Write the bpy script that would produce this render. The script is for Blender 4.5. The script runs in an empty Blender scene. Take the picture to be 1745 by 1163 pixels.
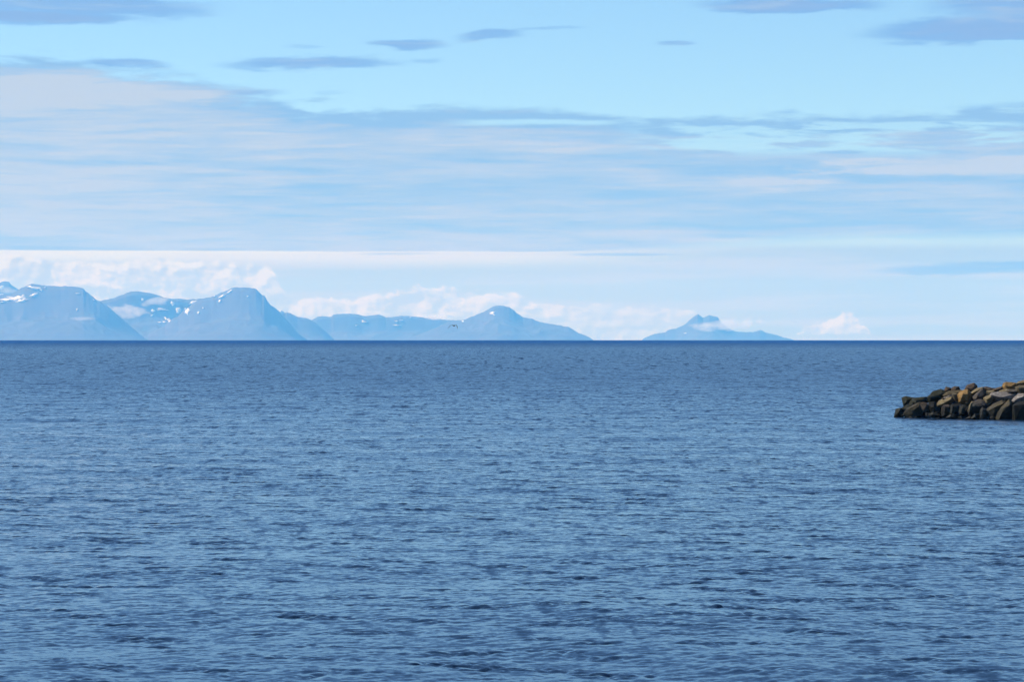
import bpy, bmesh, math, random
import numpy as np
from mathutils import Vector, Matrix, noise as mnoise
from mathutils.bvhtree import BVHTree

random.seed(7)
rng = np.random.default_rng(7)
sc = bpy.context.scene
C = sc.collection

# ------------------------------------------------------------------ camera
F = 4847.0            # focal length in photograph pixels (100 mm on a 36 mm sensor)
CX = 872.5
YH = 572.6            # level line; the sea horizon dips 7.7 px below it
CAM_H = 8.0
R_EARTH = 6.371e6
cam_d = bpy.data.cameras.new('camera')
cam = bpy.data.objects.new('camera', cam_d)
C.objects.link(cam)
cam_d.sensor_width = 36.0
cam_d.lens = 36.0 * F / 1745.0
cam_d.clip_start = 0.5
cam_d.clip_end = 200000.0
cam.location = (0, 0, CAM_H)
cam.rotation_euler = (math.radians(90) - math.atan((581.5 - YH) / F), 0, 0)
sc.camera = cam


def at(X, Y, d):
    """the point d metres out whose direction is that of a place in the view"""
    return Vector(((X - CX) / F * d, d, CAM_H + (YH - Y) / F * d))


# ------------------------------------------------------------------ render look
sc.view_settings.view_transform = 'Standard'
sc.view_settings.look = 'None'
sc.view_settings.gamma = 1.0
sc.view_settings.exposure = 0.6
sc.view_settings.use_curve_mapping = False
sc.cycles.max_bounces = 6
sc.cycles.volume_bounces = 2
sc.cycles.use_denoising = True

# ------------------------------------------------------------------ sun
SUN_EL = math.radians(44)
SUN_AZ = math.radians(-78)       # measured from the view direction, to the left
sun_d = bpy.data.lights.new('sun', 'SUN')
sun_d.energy = 5.0
sun_d.angle = math.radians(0.5)
sun_d.color = (1.0, 0.94, 0.82)
sun = bpy.data.objects.new('sun', sun_d)
C.objects.link(sun)
sdir = Vector((math.sin(SUN_AZ) * math.cos(SUN_EL), math.cos(SUN_AZ) * math.cos(SUN_EL), math.sin(SUN_EL)))
sun.rotation_euler = sdir.to_track_quat('Z', 'Y').to_euler()
sun.location = (-40, 30, 60)


# ------------------------------------------------------------------ node helper
class NT:
    def __init__(s, nt):
        s.nt = nt

    def n(s, t, **kw):
        nd = s.nt.nodes.new(t)
        for k, v in kw.items():
            setattr(nd, k, v)
        return nd

    def put(s, sock, v):
        if v is None:
            return
        if isinstance(v, bpy.types.NodeSocket):
            s.nt.links.new(v, sock)
        else:
            sock.default_value = v

    def m(s, op, a, b=None, c=None, clamp=False):
        nd = s.n('ShaderNodeMath', operation=op, use_clamp=clamp)
        s.put(nd.inputs[0], a)
        s.put(nd.inputs[1], b)
        s.put(nd.inputs[2], c)
        return nd.outputs[0]

    def add(s, a, b): return s.m('ADD', a, b)
    def sub(s, a, b): return s.m('SUBTRACT', a, b)
    def mul(s, a, b): return s.m('MULTIPLY', a, b)
    def mx(s, a, b): return s.m('MAXIMUM', a, b)

    def ramp(s, v, a, b, o0=0.0, o1=1.0, smooth=True):
        nd = s.n('ShaderNodeMapRange', interpolation_type='SMOOTHSTEP' if smooth else 'LINEAR')
        nd.clamp = True
        s.put(nd.inputs[0], v)
        for i, x in enumerate((a, b, o0, o1)):
            s.put(nd.inputs[i + 1], x)
        return nd.outputs[0]

    def xyz(s, x, y, z=0.0):
        nd = s.n('ShaderNodeCombineXYZ')
        for i, v in enumerate((x, y, z)):
            s.put(nd.inputs[i], v)
        return nd.outputs[0]

    def sep(s, v):
        nd = s.n('ShaderNodeSeparateXYZ')
        s.put(nd.inputs[0], v)
        return nd.outputs

    def noise(s, v, scale=1.0, detail=4.0, rough=0.5, dist=0.0, out=0):
        nd = s.n('ShaderNodeTexNoise')
        s.put(nd.inputs['Vector'], v)
        nd.inputs['Scale'].default_value = scale
        nd.inputs['Detail'].default_value = detail
        nd.inputs['Roughness'].default_value = rough
        nd.inputs['Distortion'].default_value = dist
        return nd.outputs[out]

    def mix(s, f, a, b, kind='RGBA', blend='MIX'):
        nd = s.n('ShaderNodeMix', data_type=kind, blend_type=blend)
        s.put(nd.inputs[0], f)
        i = {'RGBA': (6, 7, 2), 'FLOAT': (2, 3, 0)}[kind]
        for k, v in ((i[0], a), (i[1], b)):
            if isinstance(v, tuple) and len(v) == 3:
                v = v + (1.0,)
            s.put(nd.inputs[k], v)
        return nd.outputs[i[2]]

    def curve(s, v, pts, x0, x1, y0, y1, handle='AUTO'):
        """piecewise curve through pts (in real units)"""
        t = s.ramp(v, x0, x1, 0, 1, smooth=False)
        nd = s.n('ShaderNodeFloatCurve')
        cm = nd.mapping
        cm.use_clip = False
        cv = cm.curves[0]
        pts = sorted(((x - x0) / (x1 - x0), (y - y0) / (y1 - y0)) for x, y in pts)
        cv.points[0].location = pts[0]
        cv.points[1].location = pts[-1]
        for p in pts[1:-1]:
            cv.points.new(*p)
        for p in cv.points:
            p.handle_type = handle
        cm.update()
        s.put(nd.inputs['Value'], t)
        return s.add(s.mul(nd.outputs[0], y1 - y0), y0)


def lin(r, g, b):
    f = lambda c: c / 12.92 if c <= 0.04045 else ((c + 0.055) / 1.055) ** 2.4
    return tuple(f(c / 255.0) for c in (r, g, b))


K = F * math.pi / 180.0           # photograph pixels in one degree
def AZ(X): return (X - CX) / K
def EL(Y): return (YH - Y) / K

# ------------------------------------------------------------------ sky
world = bpy.data.worlds.new('World')
sc.world = world
world.use_nodes = True
wt = world.node_tree
wt.nodes.clear()
w = NT(wt)
tc = w.n('ShaderNodeTexCoord')
dx, dy, dz = w.sep(tc.outputs['Generated'])
az = w.mul(w.m('ARCTAN2', dx, dy), 180 / math.pi)
el = w.mul(w.m('ARCSINE', dz), 180 / math.pi)
elc = w.mx(el, -0.5)

sky = w.n('ShaderNodeTexSky', sky_type='NISHITA')
sky.sun_disc = False
sky.sun_elevation = SUN_EL
sky.sun_rotation = SUN_AZ % (2 * math.pi)
sky.air_density = 1.0
sky.dust_density = 0.0
sky.ozone_density = 2.0
SKY_STRENGTH = 0.085

# large slow warps shared by everything
P1 = w.xyz(w.mul(az, 0.30), w.mul(el, 1.5), 3.1)
warp = w.noise(P1, 1.0, 5.0, 0.6)
fine = w.noise(w.xyz(w.mul(az, 1.1), w.mul(el, 5.0), 7.7), 1.0, 6.0, 0.62)
wig = w.sub(warp, 0.5)
fwg = w.sub(fine, 0.5)

# --- the high deck: upper and lower edge against azimuth
up = [(-900, 60), (-300, 85), (0, 99), (60, 100), (150, 106), (260, 118), (340, 134), (420, 148), (480, 160), (520, 178),
      (600, 186), (700, 184), (780, 178), (870, 182), (950, 187), (1040, 195), (1150, 199), (1300, 199), (1480, 193),
      (1600, 193), (1745, 188), (2100, 160), (2700, 190)]
topc = w.curve(az, [(AZ(x), EL(y)) for x, y in up], AZ(-900), AZ(2700), 0.0, 8.0)
rag = w.noise(w.xyz(w.mul(az, 0.7), w.mul(el, 4.2), 17.0), 1.0, 7.0, 0.62, 0.3)
rgw = w.sub(rag, 0.5)
d_up = w.add(w.sub(topc, el), w.add(w.mul(fwg, 0.35), w.add(w.mul(wig, 0.2), w.mul(rgw, w.ramp(az, AZ(500), AZ(800), 1.3, 0.5)))))
m_up = w.ramp(d_up, -0.06, w.ramp(az, AZ(350), AZ(700), 0.36, 0.15))
bot = w.add(EL(429.5), w.add(w.mul(wig, 0.05), w.mul(fwg, 0.02)))
softb = w.ramp(az, AZ(900), AZ(1500), 0.025, 0.5)
m_lo = w.ramp(w.m('DIVIDE', w.sub(el, bot), softb), 0.0, 1.0)
deck = w.mul(m_up, m_lo)
# gaps of clear sky near the top of the deck, to the right
hol = w.noise(w.xyz(w.mul(az, 0.55), w.mul(el, 4.6), 1.3), 1.0, 5.0, 0.6, 0.3)
hz = w.mul(w.mul(w.ramp(el, EL(275), EL(252)), w.ramp(el, EL(203), EL(214))), w.ramp(az, AZ(1000), AZ(1200)))
hole = w.mul(w.ramp(hol, 0.47, 0.60), hz)
g1 = w.mul(w.ramp(w.m('ABSOLUTE', w.add(w.sub(el, EL(209)), w.mul(fwg, 0.10))), 0.085, 0.02),
           w.mul(w.ramp(az, AZ(740), AZ(840)), w.ramp(az, AZ(1090), AZ(1010))))
hole = w.mx(hole, g1)
deck = w.mul(deck, w.sub(1.0, w.mul(hole, 0.85)))

# tone inside the deck: long streaks
st1 = w.noise(w.xyz(w.mul(az, 0.16), w.mul(el, 1.9), 11.0), 1.0, 6.0, 0.58, 0.2)
st2 = w.noise(w.xyz(w.mul(az, 0.5), w.mul(el, 6.5), 21.0), 1.0, 5.0, 0.6, 0.4)
st3 = w.noise(w.xyz(w.mul(az, 1.3), w.mul(el, 13.0), 31.0), 1.0, 5.0, 0.62, 0.6)
streak = w.add(w.mul(w.sub(st3, 0.5), 0.45), w.add(w.mul(w.sub(st1, 0.5), 2.2), w.mul(w.sub(st2, 0.5), 1.9)))
edge_dark = w.ramp(d_up, 0.0, 0.75, 1.0, 0.0)
lightleft = w.ramp(az, AZ(250), AZ(1500), 1.0, 0.0)
bank = w.mul(w.ramp(az, AZ(520), AZ(60)), w.mul(w.ramp(el, EL(200), EL(165)), w.ramp(el, EL(120), EL(140))))
tone = w.add(w.add(w.add(0.30, streak), w.mul(lightleft, 0.42)), w.add(w.mul(edge_dark, -0.75), w.mul(bank, 0.35)))
slab = w.mul(w.ramp(w.m('ABSOLUTE', w.add(w.sub(el, EL(287)), w.mul(fwg, 0.2))), 0.22, 0.10),
             w.ramp(w.add(az, w.mul(fwg, 6)), AZ(1330), AZ(1480)))
slab2 = w.mul(w.ramp(w.m('ABSOLUTE', w.add(w.sub(el, EL(310)), w.mul(fwg, 0.2))), 0.10, 0.02),
              w.mul(w.ramp(az, AZ(1190), AZ(1300)), w.ramp(az, AZ(1460), AZ(1380))))
slab3 = w.mul(w.ramp(w.m('ABSOLUTE', w.add(w.sub(el, EL(409)), w.mul(fwg, 0.1))), 0.07, 0.0),
              w.mul(w.ramp(az, AZ(1130), AZ(1190)), w.ramp(az, AZ(1340), AZ(1240))))
tone = w.add(tone, w.add(w.mul(slab, 1.0), w.add(w.mul(slab2, 0.8), w.mul(slab3, 0.5))))
tone = w.m('MINIMUM', w.mx(tone, 0.0), 1.25)
DK = lin(138, 182, 229)
LT = lin(197, 212, 228)
deck_col = w.mix(tone, DK, LT)

# --- small separate clouds in the clear band
def puff(x0, x1, y, h, tilt=0.0, power=1.0, wob=0.25):
    cx, rx = AZ((x0 + x1) / 2), abs(AZ(x1) - AZ(x0)) / 2
    a = w.m('DIVIDE', w.sub(az, cx), rx)
    e = w.m('DIVIDE', w.add(w.sub(w.sub(el, EL(y)), w.mul(w.sub(az, cx), tilt)), w.add(w.mul(fwg, wob), w.mul(rgw, wob * 1.3))), h / K)
    r = w.add(w.mul(a, a), w.mul(e, e))
    return w.mul(w.ramp(r, 1.35, 0.05), power)

puffs = None
for a in [(-120, 400, 17, 24, -0.012, 0.85, .30), (-200, 290, 38, 14, -0.01, 1.0, .16), (360, 700, 110, 14, 0.035, .85, .22),
          (610, 775, 77, 11, 0.0, .85, .2), (770, 900, 62, 12, .07, .8, .25), (860, 1010, 50, 4, .03, .55, .12), (1112, 1192, 76, 6, -.01, .7, .12),
          (1170, 1520, 13, 16, -0.012, .95, .25), (1450, 1900, 55, 27, 0.03, 1.0, .35), (1560, 1950, 12, 45, 0.0, .95, .35),
          (1460, 2000, 72, 7, 0.0, .95, .08), (140, 300, 112, 9, -.02, .8, .15), (380, 500, 160, 7, 0.0, .6, .2), (530, 600, 160, 5, 0, .35, .15),
          (1600, 2000, 186, 8, 0.0, .5, .12), (480, 560, 82, 5, 0, .4, .1), (690, 760, 103, 6, 0, .45, .15),
          (940, 1180, 434, 3.5, -.003, .55, .03), (600, 760, 433, 3, 0, .5, .04), (1450, 1950, 458, 12, 0.02, .75, .16)]:
    p = puff(*a)
    puffs = p if puffs is None else w.mx(puffs, p)
puffs = w.mul(puffs, w.ramp(w.add(w.mul(puffs, 0.5), w.mul(rag, 0.9)), 0.30, 0.85))
PUFF_C = w.mix(w.m('ADD', w.mul(w.ramp(puffs, 0.72, 1.0), 0.35), w.mul(w.ramp(w.add(st2, w.mul(wig, .6)), 0.45, 0.68), 0.5), clamp=True), lin(124, 172, 232), lin(168, 197, 231))

# --- high clouds outside the frame (seen only as reflections), same kind of sky going on overhead
zz = w.mx(dz, 0.06)
pl = w.xyz(w.m('DIVIDE', dx, zz), w.m('DIVIDE', dy, zz), 0.0)
ov = w.noise(pl, 0.45, 6.0, 0.6, 0.3)
over = w.mul(w.mul(w.ramp(ov, 0.57, 0.74), w.ramp(el, 7.0, 10.0)), 0.8)
over_col = w.mix(w.ramp(ov, 0.55, 0.75), lin(165, 190, 225), lin(205, 214, 230))

# --- pale band under the deck
band_w = w.ramp(el, EL(464), EL(434))
left_w = w.ramp(az, AZ(1300), AZ(700))
band_col = w.mix(w.mul(band_w, left_w), lin(192, 214, 222), lin(242, 249, 234))
band_col = w.mix(w.ramp(az, AZ(1000), AZ(1700)), band_col, lin(172, 200, 222))
thin = w.noise(w.xyz(w.mul(az, 0.14), w.mul(el, 2.6), 5.0), 1.0, 5.0, 0.55)
band_col = w.mix(w.ramp(thin, 0.42, 0.62, 0.0, 0.4), band_col, lin(222, 226, 234))
band = w.mul(w.ramp(w.sub(el, bot), 0.25, 0.0), w.ramp(az, AZ(1100), AZ(1900), 1.0, 0.8))

# --- cumulus behind the mountains
cb = w.xyz(w.mul(az, 1.0), w.mul(el, 1.35), 0.0)
bil = w.noise(cb, 1.25, 6.0, 0.5, 0.25)
bil2 = w.noise(w.xyz(w.add(w.mul(az, 1.0), -0.10), w.add(w.mul(el, 1.35), 0.13), 0.0), 1.25, 6.0, 0.5, 0.25)
cr = w.noise(w.xyz(w.mul(az, 4.5), w.mul(el, 5.5), 2.0), 1.0, 4.0, 0.6)
cr2 = w.noise(w.xyz(w.add(w.mul(az, 4.5), -0.30), w.add(w.mul(el, 5.5), 0.30), 2.0), 1.0, 4.0, 0.6)
cum = [(-900, 440), (-200, 425), (-40, 424), (30, 430), (60, 438), (110, 436), (170, 441), (240, 441), (300, 437), (350, 441), (400, 446), (445, 447), (468, 458),
       (476, 468), (490, 500), (520, 502), (560, 506), (590, 504), (620, 500), (650, 500), (700, 492), (740, 488), (800, 490), (850, 494), (890, 504),
       (930, 514), (1000, 516), (1080, 522), (1150, 524), (1200, 545), (1260, 575), (1340, 580), (1362, 560), (1375, 552), (1400, 545), (1415, 543), (1425, 536), (1440, 528),
       (1456, 530), (1462, 545), (1480, 560), (1495, 572), (1530, 569), (1545, 578), (1600, 590), (2100, 560), (2700, 520)]
ctop = w.curve(az, [(AZ(x), EL(y)) for x, y in cum], AZ(-900), AZ(2700), -0.5, 2.5, 'AUTO')
crn = w.sub(cr, 0.5)
d_c = w.add(w.sub(ctop, el), w.add(w.mul(w.sub(bil, .5), 0.34), w.mul(crn, 0.40)))
cmask = w.ramp(d_c, 0.0, 0.10)
relief = w.add(w.mul(w.sub(bil, bil2), 5.0), w.mul(w.sub(cr, cr2), 1.7))
lit = w.add(w.add(0.60, relief), w.mul(w.ramp(d_c, 0.0, 0.7), -0.28))
lit = w.ramp(lit, 0.12, 0.95, smooth=False)
cum_col = w.mix(lit, lin(196, 213, 226), lin(243, 249, 238))
holes = w.ramp(w.add(bil, w.mul(crn, 0.5)), 0.30, 0.44)
body = w.ramp(az, AZ(880), AZ(1000), 1.0, 0.62)
body = w.mx(body, w.mul(w.ramp(az, AZ(1330), AZ(1360)), w.ramp(az, AZ(1560), AZ(1540))))
cmask = w.mul(w.mul(cmask, w.add(w.ramp(az, AZ(480), AZ(900), 0.85, 0.5), w.mul(holes, w.ramp(az, AZ(480), AZ(900), 0.15, 0.5)))), body)
cmask = w.mul(cmask, w.mx(w.ramp(w.add(el, w.mul(crn, .12)), EL(573), EL(567)), w.ramp(az, AZ(1340), AZ(1250))))

col = band_col
clear = w.sub(1.0, w.mul(w.sub(1.0, band), 1.0))
# stack everything over the clear sky
total = band
def over_layer(col, total, m, c):
    return w.mix(w.m('DIVIDE', m, w.mx(w.sub(w.add(total, m), w.mul(total, m)), 1e-4), clamp=True), col, c), \
        w.sub(w.add(total, m), w.mul(total, m))
col, total = over_layer(col, total, over, over_col)
col, total = over_layer(col, total, w.mul(deck, w.add(0.82, w.mul(tone, 0.12))), deck_col)
col, total = over_layer(col, total, puffs, PUFF_C)
col, total = over_layer(col, total, cmask, cum_col)

bg1 = w.n('ShaderNodeBackground')
w.put(bg1.inputs[0], w.mix(1.0, sky.outputs[0], (0.75, 0.985, 1.20), blend='MULTIPLY'))
bg1.inputs[1].default_value = SKY_STRENGTH
bg2 = w.n('ShaderNodeBackground')
w.put(bg2.inputs[0], col)
bg2.inputs[1].default_value = 0.63
ms = w.n('ShaderNodeMixShader')
w.put(ms.inputs[0], total)
wt.links.new(bg1.outputs[0], ms.inputs[1])
wt.links.new(bg2.outputs[0], ms.inputs[2])
wo = w.n('ShaderNodeOutputWorld')
wt.links.new(ms.outputs[0], wo.inputs[0])
world.cycles.sampling_method = 'MANUAL'
world.cycles.sample_map_resolution = 512


# ------------------------------------------------------------------ object helpers
def mat(name):
    m_ = bpy.data.materials.new(name)
    m_.use_nodes = True
    m_.node_tree.nodes.clear()
    return m_, NT(m_.node_tree)


def principled(h, out=True):
    b = h.n('ShaderNodeBsdfPrincipled')
    if out:
        o = h.n('ShaderNodeOutputMaterial')
        h.nt.links.new(b.outputs[0], o.inputs[0])
    return b


def mesh_obj(name, verts, faces, material, parent=None, smooth=False):
    me = bpy.data.meshes.new(name)
    me.from_pydata([tuple(v) for v in verts], [], faces)
    me.update()
    if smooth:
        me.polygons.foreach_set('use_smooth', [True] * len(me.polygons))
    me.materials.append(material)
    o = bpy.data.objects.new(name, me)
    C.objects.link(o)
    if parent:
        o.parent = parent
    return o


def grid_mesh(name, co, nr, nc, material, smooth=True, wrap=False):
    """co: (nr*nc, 3) array in row order"""
    me = bpy.data.meshes.new(name)
    me.vertices.add(nr * nc)
    me.vertices.foreach_set('co', co.astype(np.float32).ravel())
    i = np.arange(nr - 1)[:, None] * nc
    j = np.arange(nc - 1)[None, :]
    a = (i + j).ravel()
    q = np.stack([a, a + 1, a + nc + 1, a + nc], 1).astype(np.int32)
    nq = len(q)
    me.loops.add(nq * 4)
    me.loops.foreach_set('vertex_index', q.ravel())
    me.polygons.add(nq)
    me.polygons.foreach_set('loop_start', np.arange(0, nq * 4, 4, dtype=np.int32))
    if smooth:
        me.polygons.foreach_set('use_smooth', np.ones(nq, dtype=bool))
    me.update(calc_edges=True)
    me.materials.append(material)
    o = bpy.data.objects.new(name, me)
    C.objects.link(o)
    return o


# ------------------------------------------------------------------ sea
def wave_tile(N, L, lam_peak, ang, slope_rms, seed, lam_min):
    r = np.random.default_rng(seed)
    k1 = np.fft.fftfreq(N, L / N) * 2 * np.pi
    kx, ky = np.meshgrid(k1, k1, indexing='xy')
    k = np.hypot(kx, ky)
    k[0, 0] = 1e-6
    kp = 2 * np.pi / lam_peak
    S = k ** -4.0 * np.exp(-1.25 * (kp / k) ** 2)
    th = np.arctan2(ky, kx) - ang
    S *= (0.25 + np.cos(th) ** 2)
    S *= np.exp(-(k / (2 * np.pi / lam_min)) ** 4)
    S[0, 0] = 0
    H = (r.normal(size=(N, N)) + 1j * r.normal(size=(N, N))) * np.sqrt(S)
    h = np.fft.ifft2(H)
    gx = np.fft.ifft2(1j * kx * H).real
    gy = np.fft.ifft2(1j * ky * H).real
    s = slope_rms / math.sqrt((gx ** 2 + gy ** 2).mean())
    Dx = np.fft.ifft2(-1j * kx / k * H).real
    Dy = np.fft.ifft2(-1j * ky / k * H).real
    return np.stack([h.real, Dx, Dy], -1) * s


def sample(tile, L, x, y):
    N = tile.shape[0]
    u = (x / L * N) % N
    v = (y / L * N) % N
    i0 = np.floor(u).astype(int)
    j0 = np.floor(v).astype(int)
    fu = (u - i0)[..., None]
    fv = (v - j0)[..., None]
    i0 %= N
    j0 %= N
    i1 = (i0 + 1) % N
    j1 = (j0 + 1) % N
    return (tile[j0, i0] * (1 - fu) * (1 - fv) + tile[j0, i1] * fu * (1 - fv)
            + tile[j1, i0] * (1 - fu) * fv + tile[j1, i1] * fu * fv)


def make_sea(material):
    rows = [4.0]
    while rows[-1] < 58500:
        r = rows[-1]
        if r < 50: s = 0.7
        elif r < 110: s = 0.12
        elif r < 360: s = 0.12 + (r - 110) / 250 * 0.44
        elif r < 600: s = 0.56 + (r - 360) / 240 * 1.9
        elif r < 14000: s = r * 0.0041
        else: s = r * 0.03
        rows.append(r + s)
    rows = np.array(rows)
    fine_a = np.arange(-0.235, 0.2351, 0.00095)
    oa = [fine_a[-1]]
    stp = 0.00095
    while oa[-1] < math.pi - 0.05:
        stp = min(stp * 1.25, 0.12)
        oa.append(min(oa[-1] + stp, math.pi))
    if oa[-1] < math.pi: oa.append(math.pi)
    oa = np.array(oa[1:])
    ang = np.concatenate([-oa[::-1], fine_a, oa])
    A, Rr = np.meshgrid(ang, rows)
    x = np.sin(A) * Rr
    y = np.cos(A) * Rr
    far = np.clip((Rr - 110) / 420, 0, 1)
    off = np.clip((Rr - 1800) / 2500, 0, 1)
    base = -Rr ** 2 / (2 * R_EARTH)
    T1 = wave_tile(1024, 76.8, 1.25, math.radians(80), 0.056, 3, 0.34)
    T2 = wave_tile(768, 61.7, 0.52, math.radians(118), 0.130, 5, 0.30)
    T3 = wave_tile(256, 310.0, 22.0, math.radians(60), 0.020, 8, 6.0)
    ca, sa = math.cos(0.31), math.sin(0.31)
    d = sample(T1, 76.8, x, y)
    d += sample(T2, 61.7, x * ca + y * sa, -x * sa + y * ca)
    # gusts: patches of rougher and calmer water
    G = wave_tile(128, 640.0, 90.0, 1.2, 1.0, 21, 25.0)[..., 0]
    G = (G / G.std())[..., None]
    gust = np.clip(1.0 + 0.10 * sample(G, 640.0, x, y * 0.6)[..., 0], 0.45, 1.6)
    G2 = wave_tile(128, 97.0, 14.0, 1.2, 1.0, 22, 4.0)[..., 0]
    G2 = (G2 / G2.std())[..., None]
    gust = gust * np.clip(1.0 + 0.13 * sample(G2, 97.0, x, y)[..., 0], 0.4, 1.8)
    G4 = wave_tile(256, 53.0, 2.6, 1.2, 1.0, 23, 1.2)[..., 0]
    G4 = (G4 / G4.std())[..., None]
    g4 = sample(G4, 53.0, x * 0.7, y)[..., 0]
    gust = gust * (0.62 + 0.95 * np.clip(g4 - 0.35, 0, 1.5))
    amp = gust * np.clip(1.0 - 0.8 * (Rr - 2500) / 6000, 0.15, 1.0)
    dense = np.clip((0.32 - np.abs(A)) / 0.05, 0, 1)      # flat where the mesh is coarse
    amp = amp * dense
    d3 = sample(T3, 310.0, x, y)
    chop = 0.9
    lean = 1.9                     # wind-driven waves lean forward: short steep fronts, long backs
    px = x + (d[..., 1] * amp * chop) * (Rr < 600)
    py = y + (d[..., 2] * amp * chop - d[..., 0] * amp * lean) * (Rr < 600)
    pz = base + d[..., 0] * amp + d3[..., 0] * dense
    co = np.stack([px, py, pz], -1).reshape(-1, 3)
    o = grid_mesh('sea', co, len(rows), len(ang), material)
    at_ = o.data.attributes.new('far', 'FLOAT', 'POINT')
    at_.data.foreach_set('value', far.astype(np.float32).ravel())
    at_ = o.data.attributes.new('offshore', 'FLOAT', 'POINT')
    at_.data.foreach_set('value', off.astype(np.float32).ravel())
    at_ = o.data.attributes.new('gust', 'FLOAT', 'POINT')
    at_.data.foreach_set('value', np.clip(gust, 0.7, 1.5).astype(np.float32).ravel())
    o['kind'] = 'structure'
    o['label'] = 'choppy blue sea reaching to the straight dark horizon'
    # make sure faces look up
    return o


m_sea, h = mat('sea_water')
geo = h.n('ShaderNodeNewGeometry')
fa = h.n('ShaderNodeAttribute', attribute_name='far').outputs['Fac']
gu = h.n('ShaderNodeAttribute', attribute_name='gust').outputs['Fac']
px_, py_, pz_ = h.sep(geo.outputs['Position'])
# ripples: slopes straight from colour noise
n1 = h.noise(h.xyz(px_, h.mul(py_, 1.5), 0.0), 5.5, 2.0, 0.6, out=1)
n2 = h.noise(h.xyz(px_, h.mul(py_, 1.6), 4.0), 1.5, 2.0, 0.55, out=1)
n3 = h.noise(h.xyz(px_, h.mul(py_, 0.45), 9.0), 0.45, 3.0, 0.6, out=1)
a1 = h.sep(n1); a2 = h.sep(n2); a3 = h.sep(n3)
c = lambda v: h.sub(v, 0.5)
sx = h.add(h.mul(c(a1[0]), 0.45), h.mul(c(a2[0]), 0.36))
sy = h.add(h.mul(c(a1[1]), 0.62), h.add(0.055, h.mul(c(a2[1]), 0.50)))
sx = h.mul(sx, gu)
sy = h.mul(sy, gu)
# far off only the faces turned this way are ever seen: slopes there have one sign
farm = h.m('ABSOLUTE', h.add(h.mul(c(a2[1]), 0.9), h.mul(c(a3[1]), 1.3)))
ofs = h.n('ShaderNodeAttribute', attribute_name='offshore').outputs['Fac']
fk1 = h.noise(h.xyz(h.mul(px_, 0.95), h.mul(py_, 0.20), 31.0), 1.0, 3.0, 0.6)
fk2 = h.noise(h.xyz(h.mul(px_, 0.42), h.mul(py_, 0.045), 37.0), 1.0, 3.0, 0.6)
ff = h.ramp(py_, 350.0, 800.0)
fk = h.mix(ff, fk1, fk2, 'FLOAT')
fleck = h.mul(h.ramp(fk, 0.56, 0.74), h.add(0.22, h.mul(fa, 0.58)))
farm = h.add(farm, fleck)
sy_far = h.mul(h.add(0.08, farm), h.add(0.80, h.mul(ofs, 1.2)))
sy = h.mix(fa, h.mx(h.add(sy, h.mul(fleck, 0.6)), -0.05), sy_far, 'FLOAT')
nx, ny, nz = h.sep(geo.outputs['Normal'])
NN = h.n('ShaderNodeVectorMath', operation='NORMALIZE')
h.put(NN.inputs[0], h.xyz(h.sub(nx, sx), h.m('MINIMUM', h.sub(ny, sy), -0.015), nz))
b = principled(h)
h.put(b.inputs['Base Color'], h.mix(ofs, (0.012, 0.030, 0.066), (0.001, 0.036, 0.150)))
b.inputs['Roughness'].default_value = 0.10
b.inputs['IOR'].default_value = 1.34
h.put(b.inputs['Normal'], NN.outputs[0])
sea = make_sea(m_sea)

# ------------------------------------------------------------------ haze
m_haze, h = mat('haze_air')
pv = h.n('ShaderNodeVolumePrincipled')
pv.inputs['Color'].default_value = (0.125, 0.465, 1.0, 1)
pv.inputs['Absorption Color'].default_value = (1, 1, 1, 1)
pv.inputs['Density'].default_value = 3.5e-5
pv.inputs['Anisotropy'].default_value = 0.0
o = h.n('ShaderNodeOutputMaterial')
m_haze.node_tree.links.new(pv.outputs[0], o.inputs['Volume'])
X0, X1, Y0_, Y1_, Z0, Z1 = -30000, 30000, -60000, 60000, -480, 1120
X0, X1 = -60000, 60000
hv = [(x, y, z) for x in (X0, X1) for y in (Y0_, Y1_) for z in (Z0, Z1)]
hf = [(0, 1, 3, 2), (4, 6, 7, 5), (0, 4, 5, 1), (2, 3, 7, 6), (0, 2, 6, 4), (1, 5, 7, 3)]
haze = mesh_obj('haze', hv, hf, m_haze)
haze['kind'] = 'stuff'
haze['label'] = 'thin blue sea haze fading the far mountains'
haze['category'] = 'haze'

# ------------------------------------------------------------------ mountains
m_mt, h = mat('mountain_rock')
geo = h.n('ShaderNodeNewGeometry')
pp = geo.outputs['Position']
x_, y_, z_ = h.sep(pp)
lay = h.noise(h.xyz(h.mul(x_, .0003), h.mul(y_, .0003), h.mul(z_, 0.016)), 1.0, 4.0, 0.6)
pat = h.noise(pp, 0.0016, 6.0, 0.62)
grass = h.mix(pat, (0.02, 0.025, 0.018), (0.09, 0.08, 0.06))
rockc = h.mix(lay, (0.03, 0.028, 0.026), (0.10, 0.09, 0.08))
slope = h.sep(geo.outputs['Normal'])[2]
b = principled(h)
h.put(b.inputs['Base Color'], h.mix(h.ramp(slope, 0.78, 0.93), rockc, grass))
b.inputs['Roughness'].default_value = 0.95

m_snow, h = mat('old_snow')
geo = h.n('ShaderNodeNewGeometry')
b = principled(h)
h.put(b.inputs['Base Color'], h.mix(h.noise(geo.outputs['Position'], 0.01, 3.0), (0.72, 0.74, 0.76), (0.85, 0.86, 0.87)))
b.inputs['Roughness'].default_value = 0.8


def interp(pts, x):
    p = np.array(pts, float)
    return np.interp(x, p[:, 0], p[:, 1])


def ridged(x, y, s, seed):
    v = mnoise.noise(Vector((x / s, y / s, seed)))
    return 1 - abs(v) * 2


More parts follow.
